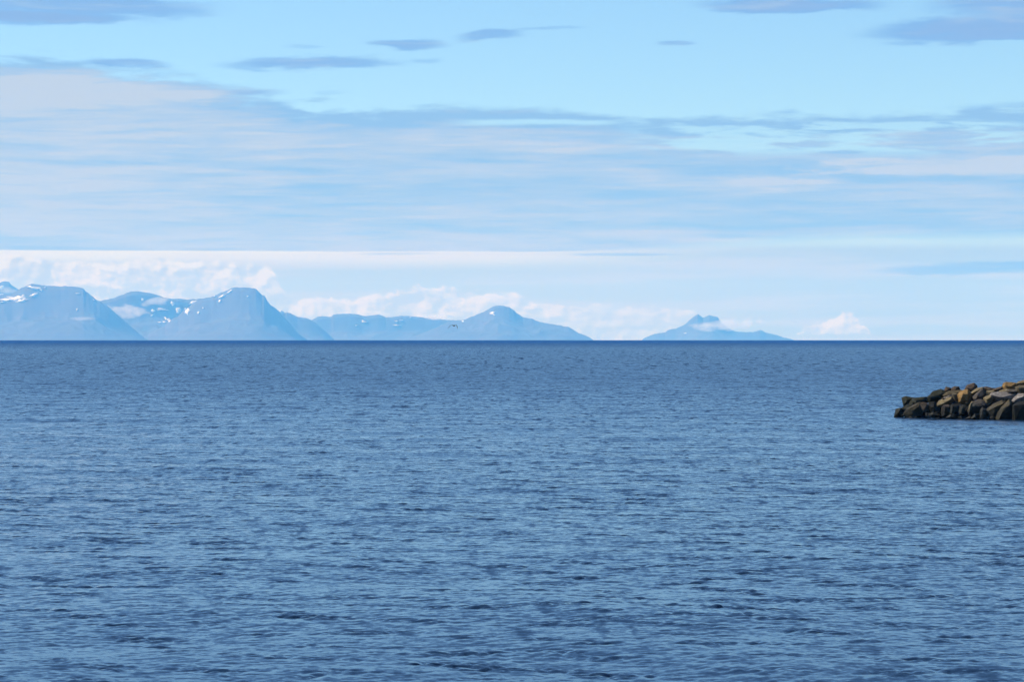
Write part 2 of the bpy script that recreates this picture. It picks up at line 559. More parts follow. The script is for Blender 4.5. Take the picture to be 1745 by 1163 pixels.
MT = []
def mountain(prof, D, wf, wb, label, seed, cliff=0.35, jag=1.0, step=1.0):
    """a massif whose crest runs D metres out; prof gives the crest in view pixels"""
    Xs = np.arange(prof[0][0], prof[-1][0] + .1, step)
    Ys = interp(prof, Xs)
    kk = np.exp(-0.5 * (np.arange(-40, 41) / 13.0) ** 2)
    Ysm = np.convolve(np.pad(Ys, 40, mode='edge'), kk / kk.sum(), 'valid')
    ts = np.concatenate([-np.linspace(1, 0, 46) ** 1.0, np.linspace(0, 1, 12)[1:]])
    base = -(D ** 2) / (2 * R_EARTH) - 60
    co = []
    for t in ts:
        for X, Y0, Y2 in zip(Xs, Ys, Ysm):
            a = abs(t)
            bl = min(1.0, a * 5)
            Y = Y0 * (1 - bl) + Y2 * bl
            wx = (X - CX) / F * D
            ztop = CAM_H + (YH - Y) / F * D
            hh = max(ztop - base, 1.0)
            w_ = (wf if t < 0 else wb) * (0.45 + 0.55 * min(1.0, hh / 900.0))
            # crest wanders in depth
            off = mnoise.noise(Vector((wx / 2600.0, seed, 0.3))) * 500
            yy = D + off * (1 - 0 * a) + t * w_
            wx2 = wx + mnoise.noise(Vector((wx / 900., yy / 900., seed + 4))) * 120 * min(1, a * 6)
            # steep crags at the crest, talus apron below
            if a < 0.12: f = 1 - a / 0.12 * cliff * 0.9
            else: f = (1 - cliff * 0.9) * (1 - (a - 0.12) / 0.88) ** 1.35
            g = ridged(wx2 + yy * .5, yy * 0.8 - wx2 * .3, 1500.0, seed) * 0.55 + ridged(wx2 - yy * .4, yy * 0.7, 600.0, seed + 9) * 0.28 \
                + ridged(wx2, yy, 240.0, seed + 5) * 0.17
            amp_ = min(1.0, a * 5.5) * (1 - a) ** 0.4
            f = f * (1 - 0.44 * (1 - g) * amp_)
            jj = jag * 9.0 * mnoise.noise(Vector((wx / 60.0, seed, 1.0))) * max(0.0, 1 - a * 9)
            z = base + hh * f + jj * min(1, hh / 300)
            sc_ = yy / D            # hold the crest on its own bearing
            co.append((wx * sc_, yy, CAM_H + (z - CAM_H) * (sc_ if a < 1e-9 else 1.0)))
    o = grid_mesh('mountain', np.array(co), len(ts), len(Xs), m_mt)
    o['kind'] = 'structure'
    o['label'] = label
    bv = BVHTree.FromPolygons([v.co.copy() for v in o.data.vertices], [tuple(p.vertices) for p in o.data.polygons])
    MT.append((o, bv))
    return o, bv


P_A = [(-420, 520), (-330, 492), (-260, 498), (-180, 480), (-110, 488), (-60, 476), (-25, 486), (-8, 480), (0, 482.5), (4, 480), (10, 479.2),
       (15, 480.5), (18, 484.5), (23, 489), (28, 491), (33, 494.5), (60, 505), (100, 530), (140, 582)]
P_B = [(-330, 560), (-200, 528), (-90, 514), (-40, 508), (0, 503), (20, 500.5), (31, 494.2), (38, 490.5), (46, 487), (54, 483.6), (60, 484.5), (70, 485.5), (78, 487.6), (92, 487.4), (103, 488.3),
       (112, 487.8), (128, 488.8), (138, 490.2), (142, 492), (146, 497), (152, 501), (159, 506.5), (165, 511.5), (170, 513.5),
       (186, 524), (205, 541), (229, 562), (246, 576), (262, 584)]
P_C = [(95, 575), (130, 540), (165, 515), (172, 513), (184, 510), (194, 508.5), (202, 504.5), (211, 502), (217, 498.8), (224, 496.8), (236, 496.6), (246, 498.3), (256, 499.5),
       (268, 503), (280, 507), (288, 508.6), (296, 510), (304, 509), (318, 511), (330, 510), (345, 509), (380, 508), (420, 520), (470, 560), (500, 584)]
P_D = [(205, 584), (232, 577), (252, 571), (268, 561), (281, 556), (292, 545), (304, 539), (313, 529), (322, 524), (331, 515), (338, 512.5), (345, 509.5), (352, 507.6), (360, 506.5), (364, 504.5), (374, 500), (386, 495.6), (394, 491.6), (399, 490),
       (415, 489.9), (432, 491.2), (436, 492.6), (440, 496.4), (444, 500.6), (447, 503.6), (450, 503.7), (453, 508), (456, 513.5), (461, 520), (466, 523), (471, 527), (476, 531.5),
       (482, 538), (490, 547), (498, 556), (505, 565), (514, 573), (526, 580), (534, 584)]
P_G = [(400, 560), (440, 520), (466, 524), (471, 527), (475, 530.5), (477.2, 533), (478.6, 529.8), (481, 530.5), (485, 533), (487.5, 533.4), (489, 531.4), (491, 533.6), (494, 533.2), (498, 536),
       (502, 538), (506, 540), (515, 541.6), (524, 542.6), (530, 545.5), (540, 552), (560, 570), (575, 584)]
P_E = [(490, 584), (510, 562), (524, 547), (531, 545.6), (536, 543), (541, 540), (547, 539.2), (560, 540), (565, 539.8), (568, 536.8), (574, 535.4), (590, 534.9), (605, 535.3), (612, 536.4),
       (618, 538.5), (623, 539), (636, 537.5), (645, 536.4), (651, 538), (657, 541.2), (668, 540.5), (685, 538.5), (700, 539), (722, 541.5), (745, 543), (762, 546), (775, 546), (790, 546), (810, 552), (850, 568), (880, 584)]
P_F = [(670, 584), (710, 572), (745, 558), (765, 549), (790, 546), (796, 543), (804, 539.8), (813, 536), (822, 533), (830, 528.4), (837, 524.4), (843, 521.8), (851, 521),
       (860, 521.8), (868, 523.8), (874, 527.8), (880, 533), (887, 538), (892, 541.4), (900, 542.2), (910, 544.6), (917, 548), (926, 550.4), (938, 552.2),
       (950, 554), (962, 556.6), (969, 557.6), (977, 562), (985, 567.4), (995, 571), (1003, 574.6), (1009, 578.5), (1018, 584)]
P_H = [(1084, 584), (1094, 579.5), (1099, 576), (1106, 573), (1116, 569), (1126, 568), (1133, 566.5), (1137, 563.5), (1144, 561), (1151, 560.5), (1158, 557.5), (1166, 554),
       (1171, 550), (1176, 544.5), (1182, 540), (1187, 536.5), (1189.5, 535.4), (1193, 537.8), (1198, 541.6), (1203, 539.8), (1209, 537.2), (1215, 538.8), (1222, 540), (1224, 542),
       (1228, 549), (1236, 556), (1246, 562), (1255, 565.6), (1268, 566), (1282, 566), (1290, 564.6), (1296, 562.6), (1300, 564), (1305, 567.4), (1314, 568.8), (1324, 571.5), (1336, 575.5), (1350, 578.5), (1362, 584)]

A_ = mountain(P_A, 50500, 1600, 2500, 'pointed snow-streaked blue peak at the far left edge, behind the broad table mountain', 1.0)
B_ = mountain(P_B, 43300, 3800, 2500, 'broad flat-topped blue mountain at the left with snow fields under its left shoulder', 2.0)
C_ = mountain(P_C, 46200, 2300, 2500, 'rounded blue ridge with scattered snow between the two flat-topped mountains', 3.0)
D_ = mountain(P_D, 43700, 3800, 2500, 'tall steep blue mountain with a small level summit, sharp right-hand crest', 4.0, cliff=0.42)
G_ = mountain(P_G, 46500, 1500, 1500, 'short jagged crest of pinnacles trailing off the steep level-topped mountain', 5.0, jag=1.0)
E_ = mountain(P_E, 50000, 2000, 2500, 'long low blue plateau left of the domed mountain', 6.0, cliff=0.45)
F_ = mountain(P_F, 47500, 3200, 2500, 'gentle domed blue mountain with one small snow patch near its summit', 7.0, cliff=0.2)
H_ = mountain(P_H, 55000, 2400, 2500, 'pale twin-peaked blue island mountain standing alone at the right', 8.0)

# ------------------------------------------------------------------ snow patches lying on the slopes
def snow(mt, cx, cy, wd, ht, tilt=0.0, seed=0, ragged=0.45):
    o, bv = mt
    n = 22
    rr = random.Random(seed * 13 + int(cx * 7 + cy))
    org = Vector((0, 0, CAM_H))
    def cast(X, Y):
        d = (at(X, Y, 1000.0) - org).normalized()
        hit = bv.ray_cast(org, d)
        return hit[0]
    rings = [0.0, 0.5, 1.0]
    ct, st = math.cos(math.radians(tilt)), math.sin(math.radians(tilt))
    outline = []
    ph = rr.uniform(0, 9)
    for i in range(n):
        a = 2 * math.pi * i / n
        k_ = 1 + ragged * (mnoise.noise(Vector((math.cos(a) * 2.2 + ph, math.sin(a) * 2.2, seed + cx))) * 2 + rr.uniform(-.25, .25))
        k_ *= 1.22
        outline.append((math.cos(a) * k_, math.sin(a) * k_))
    verts, ok = [], True
    for r in rings:
        for (ux, uy) in (outline if r > 0 else [(0, 0)]):
            x0, y0 = ux * r * wd / 2, uy * r * ht / 2
            p = cast(cx + x0 * ct + y0 * st, cy - x0 * st + y0 * ct)
            if p is None:
                p = cast(cx + (x0 * ct + y0 * st) * .3, cy + (-x0 * st + y0 * ct) * .3)
            if p is None:
                return
            lift = 9.0 if r < 1 else 2.0
            verts.append(p + (org - p).normalized() * lift * 3 + Vector((0, 0, lift * .5)))
    low = [v - Vector((0, -30, 14)) for v in verts[1 + n:]]
    verts += low
    f = []
    for i in range(n):
        j = (i + 1) % n
        f.append((0, 1 + i, 1 + j))
        f.append((1 + i, 1 + n + i, 1 + n + j, 1 + j))
        f.append((1 + n + i, 1 + 2 * n + i, 1 + 2 * n + j, 1 + n + j))
    f.append(tuple(range(1 + 3 * n - 1, 2 * n, -1)))
    mesh_obj('snow_patch', verts, f, m_snow, o, smooth=False)


for a in [(53, 489.8, 17, 3.4, -12), (66, 491.5, 9, 2.6, -8), (70, 494.5, 3, 4.0, 40), (57, 503, 13, 3.2, 24), (28, 508.5, 26, 4.6, 5), (10, 511.5, 22, 3.6, 0), (36, 512.5, 18, 4, 12), (18, 507, 10, 2, -5),
          (3, 515.2, 8, 1.6, 0), (40, 503, 4, 1.6, 0), (132, 500.5, 7, 1.3, 0), (160, 511.3, 2.5, 1.5, 0), (131, 528, 2, 4, -20), (77, 490, 2, 2, 0)]:
    snow(B_, *a, seed=1)
for a in [(3, 489.8, 6, 4, 30), (3, 503, 8, 3, 0)]:
    snow(A_, *a, seed=2)
for a in [(294, 517.5, 4.5, 5.5, 62), (276, 527.6, 13, 3.4, -2), (261, 530, 5, 4, -20), (259, 537.6, 4, 1.8, 30), (305, 528, 8, 6, -20), (303, 532, 4, 5, 60), (319, 531, 6, 9, -20),
          (317, 528, 7, 3, -30), (329, 517, 13, 5, 10), (336, 516, 8, 4, -20), (282, 542.2, 3, 4.5, 50), (272, 549.8, 6, 1.7, 0), (280, 549, 4, 2, 0), (291, 548.5, 9, 5, -25), (243, 511, 3, 4, 30),
          (350, 521, 4, 3.5, 45), (346, 525.2, 2, 2, 0), (338, 533, 4, 3, 45), (287, 544.5, 4, 2, 20)]:
    snow(C_ if a[0] < 318 or a[1] < 524 else D_, *a, seed=3)
for a in [(390, 498, 10, 1.9, 35), (378, 505.5, 11, 2.2, 30), (374.5, 513.5, 4.5, 2.2, 45), (422, 505, 2.4, 1.8, 0), (365.5, 504.8, 3.5, 1.5, 10)]:
    snow(D_, *a, seed=4)
for a in [(621, 549.2, 8, 2.4, 0), (619, 547.6, 3, 2.4, 0), (607, 555, 4, 1.6, 0), (675, 547.8, 5, 1.8, 0), (684, 546.2, 5, 1.2, 0), (676, 555, 10, 1.8, 0), (699, 541.5, 3, 1.5, 0), (755, 555.3, 7, 1.8, 0)]:
    snow(E_, *a, seed=5)
for a in [(839, 533.8, 6.5, 4, 20), (842, 536.6, 3, 2, -30), (789, 548.1, 3.2, 2.4, 0)]:
    snow(F_, *a, seed=6)
snow(H_, 1168, 568.4, 4, 1.4, 0, seed=7)


# ------------------------------------------------------------------ wisps of cloud in front of the mountains
def wisp(X, Y, wd, ht, D, dens, label, seed, tilt=0.0, thick=500.0):
    m_, h = mat('wisp_cloud')
    t = h.n('ShaderNodeTexCoord')
    ob = t.outputs['Object']
    ln = h.n('ShaderNodeVectorMath', operation='LENGTH')
    h.put(ln.inputs[0], ob)
    sx_ = wd / F * D / 2
    sz_ = ht / F * D / 2
    mp = h.n('ShaderNodeMapping')
    mp.inputs['Scale'].default_value = (sx_ / 260, thick / 500, sz_ / 140)
    mp.inputs['Location'].default_value = (seed * 3.7, 0, 0)
    h.put(mp.inputs[0], ob)
    nz_ = h.noise(mp.outputs[0], 1.0, 3.0, 0.6)
    r_ = h.add(ln.outputs['Value'], h.mul(h.sub(nz_, 0.5), 2.6))
    dn = h.mul(h.ramp(r_, 0.95, 0.25), dens)
    v = h.n('ShaderNodeVolumePrincipled')
    v.inputs['Color'].default_value = (0.97, 0.975, 0.98, 1)
    v.inputs['Anisotropy'].default_value = 0.2
    h.put(v.inputs['Density'], dn)
    o_ = h.n('ShaderNodeOutputMaterial')
    h.nt.links.new(v.outputs[0], o_.inputs['Volume'])
    bm = bmesh.new()
    bmesh.ops.create_icosphere(bm, subdivisions=3, radius=1.0)
    for v_ in bm.verts:
        v_.co *= 1 + 0.10 * mnoise.noise(v_.co * 2 + Vector((seed, 0, 0)))
    me = bpy.data.meshes.new('cloud_wisp')
    bm.to_mesh(me)
    bm.free()
    me.materials.append(m_)
    o = bpy.data.objects.new('cloud_wisp', me)
    C.objects.link(o)
    o.location = at(X, Y, D)
    o.scale = (sx_, thick, sz_)
    o.rotation_euler = (0, -math.radians(tilt), 0)
    o['label'] = label
    o['category'] = 'cloud'
    o['group'] = 'low clouds drifting in front of the mountains'
    return o


wisp(213, 530, 92, 30, 44300, 0.0030, 'white wisp of cloud filling the notch right of the broad table mountain', 1, -8, 260.0)
wisp(268, 515, 62, 18, 44400, 0.0022, 'small thin cloud on the crest just right of the rounded ridge top', 2, 10, 260.0)
wisp(14, 496, 44, 18, 47800, 0.0012, 'faint cloud under the pointed peak at the far left edge', 3, 0)
wisp(140, 543.5, 46, 9, 38900, 0.0008, 'faint flat scrap of cloud on the face of the broad table mountain', 4, 0)
wisp(1248, 553, 120, 24, 51500, 0.0020, 'pale cloud hiding the saddle of the twin-peaked island', 6, 5)
wisp(1201, 557, 62, 20, 51500, 0.0014, 'thin cloud across the slope below the twin peaks of the island', 7, 0)
wisp(744, 541, 74, 11, 47500, 0.0022, 'low cloud resting on the plateau just left of the domed mountain', 8, -5)


# ------------------------------------------------------------------ breakwater boulders
def rock_material(name, c1, c2, c3, lichen=0.0):
    m_, h = mat(name)
    t = h.n('ShaderNodeTexCoord')
    geo = h.n('ShaderNodeNewGeometry')
    ps = geo.outputs['Position']
    n_ = h.noise(ps, 1.3, 6.0, 0.65)
    n2_ = h.noise(ps, 5.0, 5.0, 0.7)
    n3_ = h.noise(ps, 16.0, 3.0, 0.6)
    col = h.mix(h.ramp(n_, 0.38, 0.62), c1, c2)
    col = h.mix(h.ramp(n2_, 0.50, 0.70), col, c3)
    col = h.mix(h.ramp(n3_, 0.38, 0.60, 0.75, 0.0), col, tuple(v * 0.35 for v in c1))
    if lichen:
        col = h.mix(h.mul(h.ramp(h.noise(ps, 2.4, 6.0, 0.7), 0.52, 0.66), lichen), col, (0.50, 0.48, 0.42))
    # tide zone: wet, weed-dark stone near the water
    zz_ = h.sep(ps)[2]
    wet = h.ramp(h.add(zz_, h.mul(h.sub(n_, .5), 1.8)), 1.9, 0.5)
    weed = h.mix(h.ramp(n2_, 0.4, 0.65), (0.004, 0.004, 0.003), (0.014, 0.015, 0.007))
    col = h.mix(h.mul(wet, 0.86), col, weed)
    b = principled(h)
    h.put(b.inputs['Base Color'], col)
    h.put(b.inputs['Roughness'], h.mix(wet, 0.9, 0.55, 'FLOAT'))
    b.inputs['Specular IOR Level'].default_value = 0.12
    bp = h.n('ShaderNodeBump')
    bp.inputs['Strength'].default_value = 0.8
    bp.inputs['Distance'].default_value = 0.10
    h.put(bp.inputs['Height'], h.add(h.noise(ps, 3.0, 8.0, 0.7), h.mul(n3_, .15)))
    h.put(b.inputs['Normal'], bp.outputs[0])
    return m_


RM = {
    'dark': rock_material('dark_basalt', (0.0072, 0.0072, 0.0066), (0.0144, 0.0138, 0.0120), (0.0204, 0.0192, 0.0108)),
    'weed': rock_material('weedy_basalt', (0.0150, 0.0165, 0.0097), (0.0270, 0.0270, 0.0173), (0.0405, 0.0390, 0.0173)),
    'grey': rock_material('grey_basalt', (0.0435, 0.0360, 0.0300), (0.0660, 0.0555, 0.0450), (0.0900, 0.0713, 0.0510), 0.0750),
    'pink': rock_material('pale_grey_basalt', (0.130, 0.112, 0.103), (0.177, 0.156, 0.141), (0.212, 0.188, 0.171), 0.353),
    'tan': rock_material('tan_stone', (0.126, 0.096, 0.050), (0.172, 0.133, 0.069), (0.212, 0.172, 0.100), 0.165),
    'ochre': rock_material('ochre_stone', (0.163, 0.092, 0.030), (0.238, 0.142, 0.051), (0.258, 0.184, 0.082), 0.068),
    'brown': rock_material('brown_basalt', (0.0501, 0.0348, 0.0247), (0.0774, 0.0536, 0.0382), (0.1011, 0.0774, 0.0501), 0.0892),
    'olive': rock_material('olive_brown_stone', (0.0576, 0.0441, 0.0243), (0.0837, 0.0657, 0.0351), (0.1224, 0.0981, 0.0522), 0.0918),
}

bw = bpy.data.objects.new('breakwater', None)
C.objects.link(bw)
bw.location = at(1640, 714, 275.0)
bw['label'] = 'heap of tan and black boulders forming the tip of a breakwater at the right edge'
bw['category'] = 'breakwater'
bw_inv = Matrix.Translation(-bw.location)


def hull_rock(name, pts, material, seed, rough=0.035, parent=None):
    bm = bmesh.new()
    cen = sum(pts, Vector()) / len(pts)
    for p in pts:
        bm.verts.new(p)
    r = bmesh.ops.convex_hull(bm, input=bm.verts)
    bmesh.ops.delete(bm, geom=list({g for g in r['geom_interior'] + r['geom_unused'] if isinstance(g, bmesh.types.BMVert)}), context='VERTS')
    rk = random.Random(seed * 17 + 3)
    for k_ in range(3):
        nv = Vector((rk.gauss(0, 1), rk.gauss(-.5, 1), rk.gauss(.1, 1))).normalized()
        sup = max((v.co - cen).dot(nv) for v in bm.verts)
        bmesh.ops.bisect_plane(bm, geom=bm.verts[:] + bm.edges[:] + bm.faces[:], plane_co=cen + nv * sup * rk.uniform(.78, .93), plane_no=nv, clear_outer=True)
        be = [e for e in bm.edges if e.is_boundary]
        if be:
            bmesh.ops.edgeloop_fill(bm, edges=be)
    bmesh.ops.dissolve_limit(bm, angle_limit=math.radians(6), verts=bm.verts, edges=bm.edges)
    bmesh.ops.bevel(bm, geom=list(bm.edges), offset=0.012, segments=1, profile=0.5, affect='EDGES', clamp_overlap=True)
    bmesh.ops.triangulate(bm, faces=bm.faces)
    for it in range(3):
        long_e = [e for e in bm.edges if e.calc_length() > 0.30]
        if not long_e: break
        bmesh.ops.subdivide_edges(bm, edges=long_e, cuts=1, use_grid_fill=True)
        bmesh.ops.triangulate(bm, faces=[f for f in bm.faces if len(f.verts) > 3])
    sv = Vector((seed * 3.1, seed * 1.7, 0))
    for v in bm.verts:
        q = v.co - cen
        v.co += q.normalized() * (mnoise.noise(v.co * 0.9 + sv) * rough * .8 + mnoise.noise(v.co * 3.1 + sv) * rough * 1.3)
    bmesh.ops.recalc_face_normals(bm, faces=bm.faces)
    me = bpy.data.meshes.new(name)
    for v in bm.verts:
        v.co = v.co - cen
    bm.to_mesh(me)
    bm.free()
    me.materials.append(material)
    o = bpy.data.objects.new(name, me)
    C.objects.link(o)
    if parent:
        o.parent = parent
        o.location = cen - parent.location
    else:
        o.location = cen
    return o


SX, SY = 7.1224, 7.1224
def front_depth(cx):       # where the waterline runs
    return 277.5 - (cx - 180) / 1565 * 8.0


def boulder(outline, ridge, kind, back=None, depth=1.1, low=0.0, seed=0, bias=0.0):
    """outline: silhouette, ridge: points (x, y, metres nearer) that break the face into facets"""
    n = len(outline)
    mx_ = sum(p[0] for p in outline) / n
    my_ = sum(p[1] for p in outline) / n
    outline = [(mx_ + (x - mx_) * 1.09, my_ + (y - my_) * 1.09) for x, y in outline]
    D0 = front_depth(mx_)
    h_ = max(0.0, (600 - my_) / 124.6)
    D = D0 + h_ * 1.5 + depth * .55 + bias
    pts = []
    for (x, y) in outline:
        pts.append(at(1500 + x / SX, 630 + y / SY, D + mnoise.noise(Vector((x * .01, y * .01, seed))) * .3))
    for (x, y, f) in ridge:
        pts.append(at(1500 + x / SX, 630 + y / SY, D - f))
    for (x, y) in outline[::2]:
        x2, y2 = mx_ + (x - mx_) * .72, my_ + (y - my_) * .72
        pts.append(at(1500 + x2 / SX, 630 + y2 / SY, D + depth))
    return hull_rock('boulder', pts, RM[kind], seed, parent=bw)


ROCKS = [
    ([(168, 575), (190, 485), (250, 472), (285, 500), (280, 600), (200, 605)], [(225, 520, .5)], 'dark', .9, -.1),
    ([(250, 485), (310, 440), (388, 400), (430, 425), (420, 480), (330, 570), (258, 562)], [(300, 500, .5), (395, 425, .35)], 'weed', 1.0, .2),
    ([(290, 540), (300, 490), (380, 462), (425, 425), (475, 400), (520, 470), (530, 530), (500, 590), (310, 585)], [(378, 472, .75), (470, 455, .7), (400, 560, .85), (500, 560, .7)], 'olive', 1.1, -.4),
    ([(470, 405), (545, 398), (590, 420), (630, 520), (600, 585), (500, 590), (480, 480)], [(560, 430, .5), (585, 500, .55), (520, 520, .6)], 'brown', 1.1, -.1),
    ([(265, 350), (300, 328), (385, 342), (440, 350), (430, 400), (330, 440), (288, 446), (276, 400)], [(330, 370, .6), (300, 420, .5)], 'weed', 1.2, .6),
    ([(400, 350), (470, 348), (580, 333), (595, 400), (500, 420), (380, 430), (340, 420)], [(440, 375, .5), (560, 362, .4), (430, 410, .6)], 'weed', 1.3, .4),
    ([(580, 335), (645, 270), (735, 243), (765, 275), (845, 292), (850, 340), (760, 380), (670, 405), (585, 400)], [(592, 338, .8), (680, 322, .9), (758, 290, .7), (640, 385, .5), (780, 350, .5)], 'weed', 1.3, .3),
    ([(772, 260), (800, 213), (850, 222), (872, 260), (850, 300), (790, 300)], [(820, 250, .5)], 'brown', 1.0, .3),
    ([(860, 228), (900, 207), (950, 212), (972, 250), (930, 290), (865, 280)], [(905, 235, .5)], 'brown', 1.0, .3),
    ([(760, 312), (830, 265), (900, 256), (985, 252), (990, 290), (880, 320), (790, 345)], [(780, 320, .9), (870, 300, .8), (970, 275, .6)], 'olive', 1.2, .1),
    ([(735, 378), (770, 342), (868, 284), (885, 300), (880, 345), (800, 370)], [(765, 365, .7), (860, 320, .6)], 'pink', 1.0, .05),
    ([(665, 445), (720, 382), (780, 352), (862, 334), (895, 365), (890, 420), (770, 460), (680, 468)], [(668, 455, .6), (760, 425, 1.0), (848, 372, .9), (862, 345, .6), (830, 415, .7)], 'tan', 1.2, -.3),
    ([(872, 296), (945, 292), (958, 340), (955, 405), (905, 420), (882, 360)], [(885, 305, .5), (935, 310, .5), (920, 395, .5)], 'olive', 1.0, -.1),
    ([(943, 310), (965, 280), (1005, 256), (1060, 236), (1100, 285), (1122, 335), (1108, 385), (1070, 428), (1010, 434), (960, 395)], [(1000, 300, .9), (1060, 300, .9), (985, 370, .9), (1060, 380, .9)], 'ochre', 1.6, -.7),
    ([(1030, 235), (1058, 190), (1100, 172), (1138, 168), (1172, 196), (1180, 240), (1125, 275), (1060, 262)], [(1080, 215, .6), (1130, 210, .6), (1110, 250, .7)], 'brown', 1.2, .1),
    ([(1095, 285), (1180, 225), (1250, 216), (1240, 260), (1150, 320), (1110, 315)], [(1130, 290, .7), (1220, 240, .6)], 'tan', 1.1, -.1),
    ([(1120, 340), (1160, 300), (1245, 222), (1285, 270), (1300, 330), (1270, 375), (1180, 390), (1125, 380)], [(1190, 300, .8), (1240, 290, .8), (1160, 360, .8), (1250, 350, .8)], 'grey', 1.3, -.4),
    ([(1250, 222), (1290, 212), (1385, 232), (1375, 262), (1290, 275)], [(1300, 240, .5)], 'brown', 1.0, .2),
    ([(1360, 240), (1440, 222), (1480, 205), (1500, 230), (1430, 275), (1370, 272)], [(1400, 250, .5), (1460, 232, .5)], 'brown', 1.0, .2),
    ([(1265, 275), (1290, 258), (1385, 254), (1395, 290), (1340, 320), (1290, 345), (1262, 330)], [(1300, 275, .5), (1365, 275, .5), (1300, 320, .6)], 'tan', 1.1, -.1),
    ([(1480, 215), (1500, 168), (1530, 156), (1590, 158), (1660, 172), (1690, 215), (1640, 270), (1540, 270), (1480, 250)], [(1520, 185, .6), (1620, 195, .6), (1530, 240, .6)], 'ochre', 1.5, .3),
    ([(1650, 172), (1685, 148), (1740, 130), (1830, 128), (1850, 200), (1760, 215), (1670, 205)], [(1700, 165, .6), (1780, 160, .6)], 'tan', 1.4, .3),
    ([(1420, 285), (1440, 262), (1530, 236), (1600, 250), (1590, 300), (1470, 305)], [(1460, 275, .6), (1550, 265, .6)], 'tan', 1.2, -.1),
    ([(1532, 262), (1570, 242), (1680, 246), (1692, 285), (1600, 300), (1540, 290)], [(1560, 270, .7), (1670, 265, .7)], 'grey', 1.0, -.3),
    ([(1640, 215), (1700, 193), (1800, 196), (1840, 230), (1840, 300), (1700, 300), (1650, 270)], [(1680, 225, .7), (1770, 220, .7), (1700, 280, .7)], 'olive', 1.2, -.3),
    ([(1335, 310), (1365, 284), (1440, 276), (1560, 278), (1640, 288), (1668, 312), (1610, 372), (1520, 392), (1400, 398), (1350, 350)], [(1345, 312, .9), (1440, 335, 1.2), (1590, 345, 1.1), (1655, 318, .7), (1430, 385, .7), (1570, 370, .7)], 'pink', 1.5, -.6),
    ([(1595, 385), (1625, 345), (1680, 296), (1740, 298), (1840, 320), (1840, 400), (1700, 420), (1605, 418)], [(1600, 395, .7), (1655, 372, 1.0), (1745, 330, 1.0), (1720, 400, .7)], 'pink', 1.4, -.9),
    ([(1255, 350), (1290, 325), (1335, 312), (1388, 352), (1375, 405), (1320, 450), (1270, 440)], [(1285, 350, .8), (1330, 340, .7), (1300, 410, .8)], 'tan', 1.1, -.9),
    ([(1088, 560), (1092, 470), (1110, 400), (1200, 368), (1265, 378), (1300, 425), (1285, 480), (1250, 580), (1110, 590)], [(1115, 425, .9), (1200, 432, 1.1), (1270, 440, .9), (1110, 560, .5), (1240, 560, .5)], 'grey', 1.4, -.6),
    ([(1060, 500), (1080, 440), (1108, 384), (1130, 405), (1120, 460), (1098, 550), (1078, 552)], [(1090, 450, .4), (1085, 520, .4)], 'tan', .8, -1.3),
    ([(742, 520), (748, 460), (775, 434), (842, 428), (856, 460), (846, 560), (815, 590), (745, 580)], [(765, 455, .5), (835, 450, .5), (760, 560, .5), (830, 555, .5)], 'brown', 1.0, -.5),
    ([(838, 470), (862, 430), (975, 420), (1010, 470), (960, 560), (850, 590), (826, 560)], [(880, 450, .5), (965, 450, .5), (860, 530, .7), (940, 530, .6)], 'dark', 1.2, -.3),
    ([(960, 450), (1010, 432), (1072, 440), (1075, 500), (1050, 570), (960, 585), (940, 520)], [(1000, 470, .5), (1050, 480, .5), (990, 540, .6)], 'dark', 1.1, -.1),
    ([(795, 588), (860, 545), (900, 548), (960, 600), (900, 615), (810, 606)], [(870, 575, .5)], 'brown', .9, -.5),
    ([(592, 552), (640, 518), (725, 548), (740, 572), (660, 590), (600, 585)], [(640, 545, .5), (710, 562, .5)], 'olive', .9, -.4),
    ([(590, 405), (665, 397), (690, 455), (750, 520), (750, 590), (640, 590), (600, 500)], [(640, 440, .4), (700, 520, .4)], 'dark', 1.1, .1),
    ([(1196, 600), (1215, 500), (1240, 464), (1290, 490), (1320, 620), (1210, 630)], [(1240, 500, .5), (1280, 560, .6), (1225, 590, .6)], 'grey', 1.0, -.9),
    ([(1270, 500), (1380, 420), (1470, 382), (1518, 400), (1470, 470), (1420, 640), (1310, 640), (1290, 560)], [(1310, 500, .6), (1400, 455, .9), (1490, 415, .7), (1370, 600, .8)], 'olive', 1.4, -.7),
    ([(1385, 620), (1430, 520), (1470, 460), (1520, 420), (1562, 374), (1600, 398), (1622, 500), (1612, 640), (1400, 645)], [(1490, 480, .8), (1570, 430, .8), (1540, 530, 1.0), (1450, 600, .9)], 'olive', 1.4, -.9),
    ([(1612, 640), (1614, 440), (1680, 402), (1750, 394), (1900, 400), (1930, 640), (1800, 655)], [(1625, 440, .9), (1740, 425, 1.1), (1860, 430, 1.0), (1700, 480, 1.1), (1640, 620, .9), (1850, 620, .9)], 'dark', 1.6, -.9),
    ([(1030, 600), (1090, 566), (1145, 590), (1130, 615), (1050, 612)], [(1085, 588, .4)], 'pink', .8, -.7),
    ([(1095, 605), (1150, 538), (1215, 560), (1220, 620), (1120, 625)], [(1150, 575, .5)], 'dark', .9, -.8),
    ([(1270, 440), (1330, 420), (1400, 395), (1400, 440), (1330, 500), (1280, 500)], [(1330, 450, .3)], 'dark', 1.0, -.3),
    ([(1480, 400), (1560, 370), (1620, 400), (1620, 460), (1500, 470)], [(1560, 420, .3)], 'dark', 1.0, -.2),
    ([(660, 400), (760, 350), (800, 420), (760, 520), (680, 500)], [(720, 450, .2)], 'dark', 1.2, .4),
    ([(880, 400), (950, 380), (1060, 420), (1040, 480), (900, 470)], [(960, 430, .2)], 'dark', 1.3, .3),
]
for i, r in enumerate(ROCKS):
    boulder(r[0], r[1], r[2], depth=r[3], bias=r[4], seed=i + 1)

